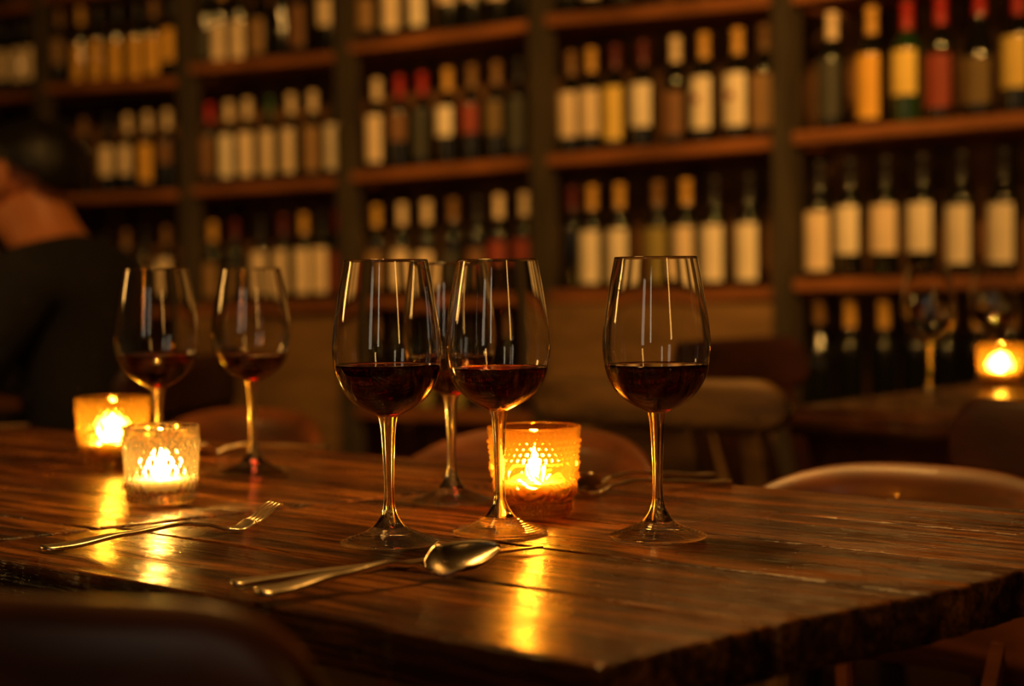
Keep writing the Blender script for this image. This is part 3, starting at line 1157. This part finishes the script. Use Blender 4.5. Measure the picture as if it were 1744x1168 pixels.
def cutlery(kind, tail, head, label, length=None, roll=0.0, lift=0.0):
    a = on_z(*tail)
    b = on_z(*head)
    d = Vector((b.x - a.x, b.y - a.y, 0))
    Ln = length or d.length
    ang = math.atan2(d.y, d.x)
    name = {'fork': 'dinner_fork', 'spoon': 'table_spoon', 'knife': 'table_knife'}[kind]
    e = empty(name, (a.x, a.y, TOP + lift), ang)
    tag(e, label, kind)
    side = Vector((0, 1, 0))
    N = 40
    if kind == 'knife':
        end = 0.48
        zk = [(0, 0.0028), (1, 0.0026)]
        wk = [(0, 0.011), (0.03, 0.017), (0.3, 0.013), (1, 0.010)]
        tk = [(0, 0.0035), (0.5, 0.0048), (1, 0.0042)]
    else:
        end = 0.77 if kind == 'fork' else 0.70
        zk = [(0, 0.0020), (0.10, 0.0022), (0.45, 0.0070), (0.75, 0.0105), (0.88, 0.0080), (1.0, 0.0028)]
        wk = [(0, 0.010), (0.03, 0.022), (0.15, 0.0200), (0.6, 0.0085), (0.85, 0.0058), (1.0, 0.0085)]
        tk = [(0, 0.0046), (0.3, 0.0042), (0.8, 0.0036), (1.0, 0.0026)]
    path = [Vector((Ln * end * i / N, 0, interp(zk, i / N))) for i in range(N + 1)]
    bm = bmesh.new()
    sweep(bm, path, [interp(wk, i / N) for i in range(N + 1)], [interp(tk, i / N) for i in range(N + 1)], side, 14)
    mesh_obj('handle', bm, M['metal'], e)
    x0 = Ln * end - 0.001
    bm = bmesh.new()
    if kind == 'knife':
        n = 24
        lo, hi = [], []
        for i in range(n + 1):
            t = i / n
            x = x0 + (Ln - x0) * t
            w1 = -0.0075
            w2 = 0.0085 if t < 0.72 else 0.0085 - 0.0155 * ((t - 0.72) / 0.28) ** 1.8
            w1 += 0
            for lst, z in ((lo, 0.0012), (hi, 0.0030)):
                lst.append((bm.verts.new((x, w1, z)), bm.verts.new((x, w2, (0.0012 + 0.0030) / 2 + (z - 0.0021) * 0.15))))
        for i in range(n):
            bm.faces.new((lo[i][0], lo[i][1], lo[i + 1][1], lo[i + 1][0]))
            bm.faces.new((hi[i][0], hi[i + 1][0], hi[i + 1][1], hi[i][1]))
            bm.faces.new((lo[i][0], lo[i + 1][0], hi[i + 1][0], hi[i][0]))
            bm.faces.new((lo[i][1], hi[i][1], hi[i + 1][1], lo[i + 1][1]))
        bm.faces.new((lo[0][0], hi[0][0], hi[0][1], lo[0][1]))
        mesh_obj('blade', bm, M['metal'], e, smooth=False)
    elif kind == 'fork':
        hl = Ln - x0
        zh = [(0, 0.0028), (0.25, 0.0022), (0.5, 0.0070), (1.0, 0.0200)]
        root = [Vector((x0 + hl * 0.5 * i / 10, 0, interp(zh, 0.5 * i / 10))) for i in range(11)]
        wr = [(0, 0.0085), (0.35, 0.020), (1, 0.0245)]
        sweep(bm, root, [interp(wr, i / 10) for i in range(11)], [0.0026] * 11, side, 14)
        mesh_obj('fork_head', bm, M['metal'], e)
        for k in range(4):
            bm = bmesh.new()
            y = (k - 1.5) * 0.0066
            pts = [Vector((x0 + hl * (0.46 + 0.54 * i / 12), y, interp(zh, 0.46 + 0.54 * i / 12))) for i in range(13)]
            sweep(bm, pts, [0.0042 - 0.0018 * i / 12 for i in range(13)], [0.0026 - 0.0008 * i / 12 for i in range(13)], side, 8)
            mesh_obj('tine', bm, M['metal'], e)
    else:
        hl = Ln - x0
        n1, n2 = 28, 22
        for surf, dz in ((0, 0.0), (1, -0.0014)):
            rows = []
            for i in range(n1 + 1):
                t = i / n1
                hw = 0.0170 * sin(pi * min(1, t ** 0.85)) ** 0.62 + (0.0035 * (1 - t) if t < 0.3 else 0)
                rim = interp([(0, 0.0040), (0.3, 0.0115), (1, 0.0150)], t)
                dep = 0.0105 * sin(pi * min(1, max(0.0, t * 0.94 + 0.03))) ** 0.9
                rw_ = []
                for j in range(n2 + 1):
                    q = j / n2 * 2 - 1
                    y = q * (hw + 0.0004)
                    z = rim - dep * (1 - q * q) ** 0.8 + dz
                    rw_.append((x0 + hl * t, y, z))
                rows.append(rw_)
            if surf == 0:
                top = [[bm.verts.new(c) for c in r_] for r_ in rows]
            else:
                bot = [[bm.verts.new(c) for c in r_] for r_ in rows]
        for i in range(n1):
            for j in range(n2):
                bm.faces.new((top[i][j], top[i + 1][j], top[i + 1][j + 1], top[i][j + 1]))
                bm.faces.new((bot[i][j], bot[i][j + 1], bot[i + 1][j + 1], bot[i + 1][j]))
        for i in range(n1):
            bm.faces.new((top[i][0], bot[i][0], bot[i + 1][0], top[i + 1][0]))
            bm.faces.new((top[i][-1], top[i + 1][-1], bot[i + 1][-1], bot[i][-1]))
        for j in range(n2):
            bm.faces.new((top[-1][j], bot[-1][j], bot[-1][j + 1], top[-1][j + 1]))
            bm.faces.new((top[0][j], top[0][j + 1], bot[0][j + 1], bot[0][j]))
        for v in bm.verts:      # the bowl is cocked towards the near side
            y, z = v.co.y, v.co.z
            v.co.y = y * cos(0.24) - z * sin(0.24)
            v.co.z = y * sin(0.24) + z * cos(0.24)
        mesh_obj('spoon_bowl', bm, M['metal'], e)
    if roll:
        e.rotation_mode = 'XYZ'
        e.rotation_euler = (roll, 0, ang)
    return e


cutlery('fork', (70, 939), (474, 897), 'silver fork alone on the boards before the clear candle cup', 0.196)
cutlery('spoon', (438, 1026), (842, 972), 'silver spoon, bowl towards the middle wine glass, topmost of the crossed pair', 0.181, roll=0.06, lift=0.0042)
cutlery('knife', (394, 1001), (915, 934), 'silver knife lying half under the spoon', None)
cutlery('fork', (1243, 824), (990, 846), 'blurred fork behind the rightmost near wine glass', 0.196)
cutlery('spoon', (1215, 812), (985, 830), 'blurred spoon lying beyond the fork behind the orange candle cup', 0.19)
cutlery('spoon', (560, 763), (350, 775), 'blurred spoon right of the blurred wine glass foot', 0.20)
cutlery('knife', (48, 726), (-130, 738), 'blurred knife at the far left end of the table', 0.21)

# ------------------------------------------------------------------ chairs
def rounded_rail(bm, w, h, z0, t, bow, rad, crest=0.0, n=40, m=8, rb=None):
    """A curved back rail with rounded ends: front and back faces in local XZ bent along Y by bow."""
    rb = rb if rb is not None else rad
    def halfspan(x):
        d = w / 2 - abs(x)
        top = h
        bot = 0
        if d < rad:
            top = h - rad + sqrt(max(0, rad * rad - (rad - d) ** 2))
        if d < rb:
            bot = rb - sqrt(max(0, rb * rb - (rb - d) ** 2))
        return bot, top + crest * (1 - (2 * x / w) ** 2)
    xs = []
    for i in range(n + 1):
        q = i / n
        xs.append(-w / 2 * cos(pi * q))
    F, B = [], []
    for x in xs:
        y = bow * (1 - (2 * x / w) ** 2)
        b, tp = halfspan(x)
        cf, cb = [], []
        for k in range(m + 1):
            z = z0 + b + (tp - b) * k / m
            ez = min(k, m - k) / m
            cf.append(bm.verts.new((x, y - t / 2 * (1 if ez > 0 else 0.45), z)))
            cb.append(bm.verts.new((x, y + t / 2 * (1 if ez > 0 else 0.45), z)))
        F.append(cf)
        B.append(cb)
    for i in range(n):
        for k in range(m):
            bm.faces.new((F[i][k], F[i + 1][k], F[i + 1][k + 1], F[i][k + 1]))
            bm.faces.new((B[i][k], B[i][k + 1], B[i + 1][k + 1], B[i + 1][k]))
        bm.faces.new((F[i][0], B[i][0], B[i + 1][0], F[i + 1][0]))
        bm.faces.new((F[i][m], F[i + 1][m], B[i + 1][m], B[i][m]))
    for i in (0, n):
        for k in range(m):
            bm.faces.new((F[i][k], F[i][k + 1], B[i][k + 1], B[i][k]))
    bmesh.ops.remove_doubles(bm, verts=bm.verts, dist=1e-5)


def strut(bm, p, q, w, d, w2=None, d2=None):
    p, q = Vector(p), Vector(q)
    w2, d2 = w2 or w, d2 or d
    vs_ = []
    for c, ww, dd in ((p, w, d), (q, w2, d2)):
        for sx, sy in ((-1, -1), (1, -1), (1, 1), (-1, 1)):
            vs_.append(bm.verts.new((c.x + sx * ww / 2, c.y + sy * dd / 2, c.z)))
    bm.faces.new(vs_[0:4][::-1])
    bm.faces.new(vs_[4:8])
    for i in range(4):
        j = (i + 1) % 4
        bm.faces.new((vs_[i], vs_[j], vs_[4 + j], vs_[4 + i]))
    bmesh.ops.bevel(bm, geom=list(bm.edges), offset=min(w, d) * 0.2, segments=2, affect='EDGES')


def chair(loc, rz, label, mat='chair', w=0.45, top=0.80, rail_h=0.11, bow=0.045, edge=None, splat=True, group='wooden chairs at the tables'):
    """Back towards local +Y."""
    e = empty('dining_chair', (loc.x, loc.y, 0), rz)
    tag(e, label, 'chair', group)
    yb = 0.20
    bm = bmesh.new()
    rounded_rail(bm, w, rail_h, top - rail_h, 0.022, bow, 0.05, rb=0.035)
    o = mesh_obj('back_rail', bm, M[mat], e, loc=(0, yb + 0.03, 0))
    bm = bmesh.new()
    bmesh.ops.create_grid(bm, x_segments=12, y_segments=12, size=0.5)
    bm.free()
    bm = bmesh.new()
    rounded_rail(bm, 0.42, 0.40, 0, 0.026, 0.0, 0.07, n=30)
    for v in bm.verts:
        x, y, z = v.co
        v.co = (x, z - 0.20, y + 0.445)
    mesh_obj('seat', bm, M[mat], e)
    for sx in (-1, 1):
        bm = bmesh.new()
        strut(bm, (sx * 0.185, 0.20, 0.0), (sx * 0.175, 0.17, 0.445), 0.034, 0.034)
        mesh_obj('leg', bm, M[mat], e, smooth=False)
        bm = bmesh.new()
        strut(bm, (sx * 0.195, -0.185, 0.0), (sx * 0.175, -0.165, 0.43), 0.030, 0.030, 0.036, 0.036)
        mesh_obj('leg', bm, M[mat], e, smooth=False)
        bm = bmesh.new()
        xr = w / 2 - 0.055
        yy = yb + 0.03 + bow * (1 - (2 * xr / w) ** 2)
        strut(bm, (sx * 0.170, 0.172, 0.45), (sx * xr, yy + 0.0, top - rail_h + 0.03), 0.042, 0.020)
        mesh_obj('back_post', bm, M[mat], e, smooth=False)
    if splat:
        bm = bmesh.new()
        strut(bm, (0, 0.175, 0.45), (0, yb + 0.03 + bow, top - rail_h + 0.02), 0.17, 0.014, 0.19, 0.014)
        mesh_obj('splat', bm, M[mat], e, smooth=False)
    return e


def tub_chair(loc, rz, label, mat='chair', top=0.775, group='round-backed chairs along the table'):
    e = empty('round_back_chair', (loc.x, loc.y, 0), rz)
    tag(e, label, 'chair', group)
    # curved back shell, bent round an arc of radius 0.25
    bm = bmesh.new()
    n, m = 44, 8
    rad, t = 0.31, 0.020
    F, B = [], []
    for i in range(n + 1):
        a = R(-47) + R(94) * i / n
        q = abs(a) / R(47)
        zt = top - 0.07 * max(0, q) ** 3.2
        zb = 0.56
        if q > 0.999:
            zt = top - 0.09
        cf, cb = [], []
        for k in range(m + 1):
            z = zb + (zt - zb) * k / m
            lean = (z - 0.45) * 0.08
            th = t if 0 < k < m else t * 0.5
            for lst, rr in ((cf, rad - th / 2), (cb, rad + th / 2)):
                lst.append(bm.verts.new((rr * sin(a) * 0.92, rr * cos(a) * 0.9 - 0.074 + lean, z)))
        F.append(cf)
        B.append(cb)
    for i in range(n):
        for k in range(m):
            bm.faces.new((F[i][k], F[i + 1][k], F[i + 1][k + 1], F[i][k + 1]))
            bm.faces.new((B[i][k], B[i][k + 1], B[i + 1][k + 1], B[i + 1][k]))
        bm.faces.new((F[i][0], B[i][0], B[i + 1][0], F[i + 1][0]))
        bm.faces.new((F[i][m], F[i + 1][m], B[i + 1][m], B[i][m]))
    for i in (0, n):
        for k in range(m):
            bm.faces.new((F[i][k], F[i][k + 1], B[i][k + 1], B[i][k]))
    mesh_obj('backrest', bm, M[mat], e)
    bm = bmesh.new()
    lathe(bm, [(0, 0.43), (0.19, 0.43), (0.205, 0.436), (0.21, 0.445), (0.20, 0.455), (0.15, 0.452), (0, 0.448)], 48)
    mesh_obj('seat', bm, M[mat], e)
    for a in (45, 135, 225, 315):
        bm = bmesh.new()
        c_, s_ = cos(R(a)), sin(R(a))
        strut(bm, (c_ * 0.22, s_ * 0.22, 0), (c_ * 0.17, s_ * 0.17, 0.435), 0.026, 0.026, 0.034, 0.034)
        mesh_obj('leg', bm, M[mat], e, smooth=False)
    for a in (30, 70, 110, 150):
        bm = bmesh.new()
        c_, s_ = cos(R(a)), sin(R(a))
        strut(bm, (c_ * 0.185, s_ * 0.18, 0.452), ((1 if c_ > 0 else -1) * (0.20 if abs(c_) > 0.6 else 0.085), 0.139 if abs(c_) > 0.6 else 0.20, 0.60), 0.018, 0.014)
        mesh_obj('back_spindle', bm, M[mat], e, smooth=False)
    return e


def uv_pt(u, v):
    return U * u + V * v


# chair whose back we look over, at the near side of the table
chair(Vector((-0.30, 0.82, 0)) + V * 0.20, TA + pi + R(12), 'dark chair back cutting across the lower left corner, nearest of all', 'chair_matte', w=0.46, top=0.818)
tub_chair(uv_pt(-0.745, 1.42 - 0.13), TA, 'round-backed brown chair behind the right end of the near table', top=0.760)
tub_chair(uv_pt(-1.215, 1.42 - 0.14), TA, 'round-backed brown chair behind the orange candle cup', top=0.775)
tub_chair(uv_pt(-1.83, 1.50 - 0.14), TA, 'round-backed brown chair behind the blurred wine glass with the spoon', top=0.768)
chair(Vector((0.211, 2.46, 0)) + V * 0.24, TA + pi, 'greyish wooden chair with broad back rail, facing the far table', 'chair_grey', w=0.46, top=0.805, rail_h=0.078)
chair(uv_pt(-0.69, 1.90 + 0.24), TA + pi, 'dark chair back at the picture edge before the far table', 'chair_dark', w=0.44, top=0.80)
chair(uv_pt(-1.52, 2.76), TA + pi / 2, 'dark reddish chair at the end of the far table', 'chair_dark', w=0.44, top=0.83)

# ------------------------------------------------------------------ the seated person
def skin_obj(name, chain, mat, parent, sub=2):
    """chain: {key: (pos, (rx, ry), parent_key)}; first key is the root"""
    me = bpy.data.meshes.new(name)
    keys = list(chain)
    idx = {k: i for i, k in enumerate(keys)}
    verts = [chain[k][0] for k in keys]
    edges = [(idx[chain[k][2]], idx[k]) for k in keys if chain[k][2]]
    me.from_pydata(verts, edges, [])
    o = bpy.data.objects.new(name, me)
    COL.objects.link(o)
    me.materials.append(mat)
    o.modifiers.new('skin', 'SKIN')
    me.skin_vertices or None
    lay = me.skin_vertices[0].data if len(me.skin_vertices) else None
    if lay is None:
        return o
    for k in keys:
        lay[idx[k]].radius = chain[k][1]
    lay[0].use_root = True
    o.modifiers['skin'].use_smooth_shade = True
    s = o.modifiers.new('subdiv', 'SUBSURF')
    s.levels = sub
    s.render_levels = sub
    o.parent = parent
    return o


pp = on_z(62, 700, 0.5)
per_loc = Vector((-0.86, 3.22, 0))
person = empty('person', per_loc, R(72))
tag(person, 'seated person in dark clothes with black hair, turned away towards the left', 'person')
body = {
    'pelvis': ((0, -0.02, 0.60), (0.10, 0.07), None),
    'waist': ((0, -0.03, 0.70), (0.10, 0.07), 'pelvis'),
    'chest': ((0, -0.01, 0.88), (0.11, 0.08), 'waist'),
    'collar': ((0, 0.02, 0.99), (0.08, 0.055), 'chest'),
    'neck': ((0, 0.05, 1.05), (0.062, 0.062), 'collar'),
    'jaw': ((0, 0.09, 1.11), (0.066, 0.078), 'neck'),
    'face': ((0, 0.115, 1.165), (0.076, 0.092), 'jaw'),
    'brow': ((0, 0.11, 1.195), (0.076, 0.090), 'face'),
    'crown': ((0, 0.10, 1.225), (0.055, 0.065), 'brow'),
    'chin': ((0, 0.175, 1.085), (0.024, 0.022), 'jaw'),
    'nose': ((0, 0.222, 1.155), (0.012, 0.014), 'face'),
    'shoulder_l': ((0.17, 0.0, 0.96), (0.045, 0.045), 'collar'),
    'elbow_l': ((0.25, 0.10, 0.74), (0.045, 0.045), 'shoulder_l'),
    'wrist_l': ((0.15, 0.33, 0.78), (0.028, 0.026), 'elbow_l'),
    'palm_l': ((0.12, 0.40, 0.785), (0.036, 0.018), 'wrist_l'),
    'shoulder_r': ((-0.17, 0.0, 0.96), (0.045, 0.045), 'collar'),
    'elbow_r': ((-0.25, 0.10, 0.74), (0.045, 0.045), 'shoulder_r'),
    'wrist_r': ((-0.15, 0.33, 0.78), (0.028, 0.026), 'elbow_r'),
    'palm_r': ((-0.12, 0.40, 0.785), (0.036, 0.018), 'wrist_r'),
    'hip_l': ((0.10, 0.02, 0.555), (0.07, 0.07), 'pelvis'),
    'knee_l': ((0.12, 0.42, 0.535), (0.058, 0.058), 'hip_l'),
    'ankle_l': ((0.12, 0.40, 0.09), (0.038, 0.038), 'knee_l'),
    'toe_l': ((0.13, 0.56, 0.04), (0.036, 0.03), 'ankle_l'),
    'hip_r': ((-0.10, 0.02, 0.555), (0.07, 0.07), 'pelvis'),
    'knee_r': ((-0.12, 0.42, 0.535), (0.058, 0.058), 'hip_r'),
    'ankle_r': ((-0.12, 0.40, 0.09), (0.038, 0.038), 'knee_r'),
    'toe_r': ((-0.13, 0.56, 0.04), (0.036, 0.03), 'ankle_r'),
}
for sd, sx in (('l', 1), ('r', -1)):
    for k, (dx, ln) in enumerate(((-0.026, 0.050), (-0.009, 0.062), (0.009, 0.066), (0.026, 0.058))):
        bx_ = sx * (0.12 - dx * 0.9)
        body[f'f{k}a{sd}'] = ((bx_, 0.435, 0.785), (0.0095, 0.009), f'palm_{sd}')
        body[f'f{k}b{sd}'] = ((bx_ - sx * 0.004, 0.435 + ln * 0.55, 0.782), (0.0088, 0.0085), f'f{k}a{sd}')
        body[f'f{k}c{sd}'] = ((bx_ - sx * 0.006, 0.435 + ln * 0.95, 0.772), (0.0075, 0.007), f'f{k}b{sd}')
    body[f'ta{sd}'] = ((sx * 0.085, 0.395, 0.783), (0.011, 0.010), f'palm_{sd}')
    body[f'tb{sd}'] = ((sx * 0.068, 0.425, 0.778), (0.009, 0.009), f'ta{sd}')
skin_obj('body', body, M['skin'], person)


def grow(k, g):
    p, (a, b), par = body[k]
    return (p, (a + g, b + g), par)


sw = {k: grow(k, 0.045 if k in ('pelvis', 'waist', 'chest', 'collar') else 0.024) for k in ('pelvis', 'waist', 'chest', 'collar', 'shoulder_l', 'elbow_l', 'wrist_l', 'shoulder_r', 'elbow_r', 'wrist_r')}
sw['neckband'] = ((0, 0.036, 1.025), (0.078, 0.074), 'collar')
skin_obj('sweater', sw, M['cloth'], person)
tr = {k: grow(k, 0.011) for k in ('pelvis', 'hip_l', 'knee_l', 'ankle_l', 'hip_r', 'knee_r', 'ankle_r')}
skin_obj('trousers', tr, M['cloth'], person)
# hair: a cap over the top and the back of the head
bm = bmesh.new()
bmesh.ops.create_icosphere(bm, subdivisions=4, radius=1.0)
for v in bm.verts:
    x, y, z = v.co
    nn = 1 + 0.05 * noise.noise(Vector((x * 6, y * 6, z * 6)))
    v.co = (x * 0.094 * nn, 0.092 + y * 0.118 * nn, 1.183 + z * 0.098 * nn)
kill = [v for v in bm.verts if v.co.z < 1.115 + (v.co.y + 0.02) * 0.67]
bmesh.ops.delete(bm, geom=kill, context='VERTS')
hair = mesh_obj('hair', bm, M['hair'], person)
sm_ = hair.modifiers.new('thick', 'SOLIDIFY')
sm_.thickness = 0.012
for sx in (-1, 1):
    bm = bmesh.new()
    bmesh.ops.create_uvsphere(bm, u_segments=16, v_segments=12, radius=1)
    for v in bm.verts:
        x, y, z = v.co
        v.co = (x * 0.010 + (-0.006 * (1 - y * y)) * sx, y * 0.018, z * 0.032)
    ear = mesh_obj('ear', bm, M['skin'], person, loc=(sx * 0.086, 0.098, 1.165))
    bm = bmesh.new()
    bmesh.ops.create_uvsphere(bm, u_segments=16, v_segments=12, radius=0.012)
    mesh_obj('eye', bm, M['eye'], person, loc=(sx * 0.032, 0.194, 1.185))
chair(per_loc + Vector((0, 0, 0)), R(72) + pi, 'dark reddish chair the seated person sits on', 'chair_dark', w=0.44, top=0.815)
# candle beside the person that lights the face, on their table beyond the picture edge
vsD = [0.0, 0.3, 0.6]
pt = per_loc + Vector((-0.68, 0.20, 0))
bm = bmesh.new()
lathe(bm, [(0, -0.03), (0.255, -0.03), (0.26, -0.027), (0.26, -0.003), (0.255, 0), (0, 0)], 64)
ct = empty('cafe_table', (pt.x, pt.y, 0))
tag(ct, 'small round table the seated person leans on', 'table')
mesh_obj('tabletop', bm, M['table_far'], ct, loc=(0, 0, TOP - 0.0006))
bm = bmesh.new()
lathe(bm, [(0, 0), (0.2, 0), (0.2, 0.012), (0.03, 0.03), (0.025, 0.06), (0.025, TOP - 0.031), (0, TOP - 0.031)], 32)
mesh_obj('pedestal', bm, M['black'], ct)
cup(0, 0, 'floral', 0.0410, 0.0320, 0.0770, 0.017, M['amber'], 'amber glass candle cup on the small round table', pos=pt + Vector((0.10, -0.13, TOP)))
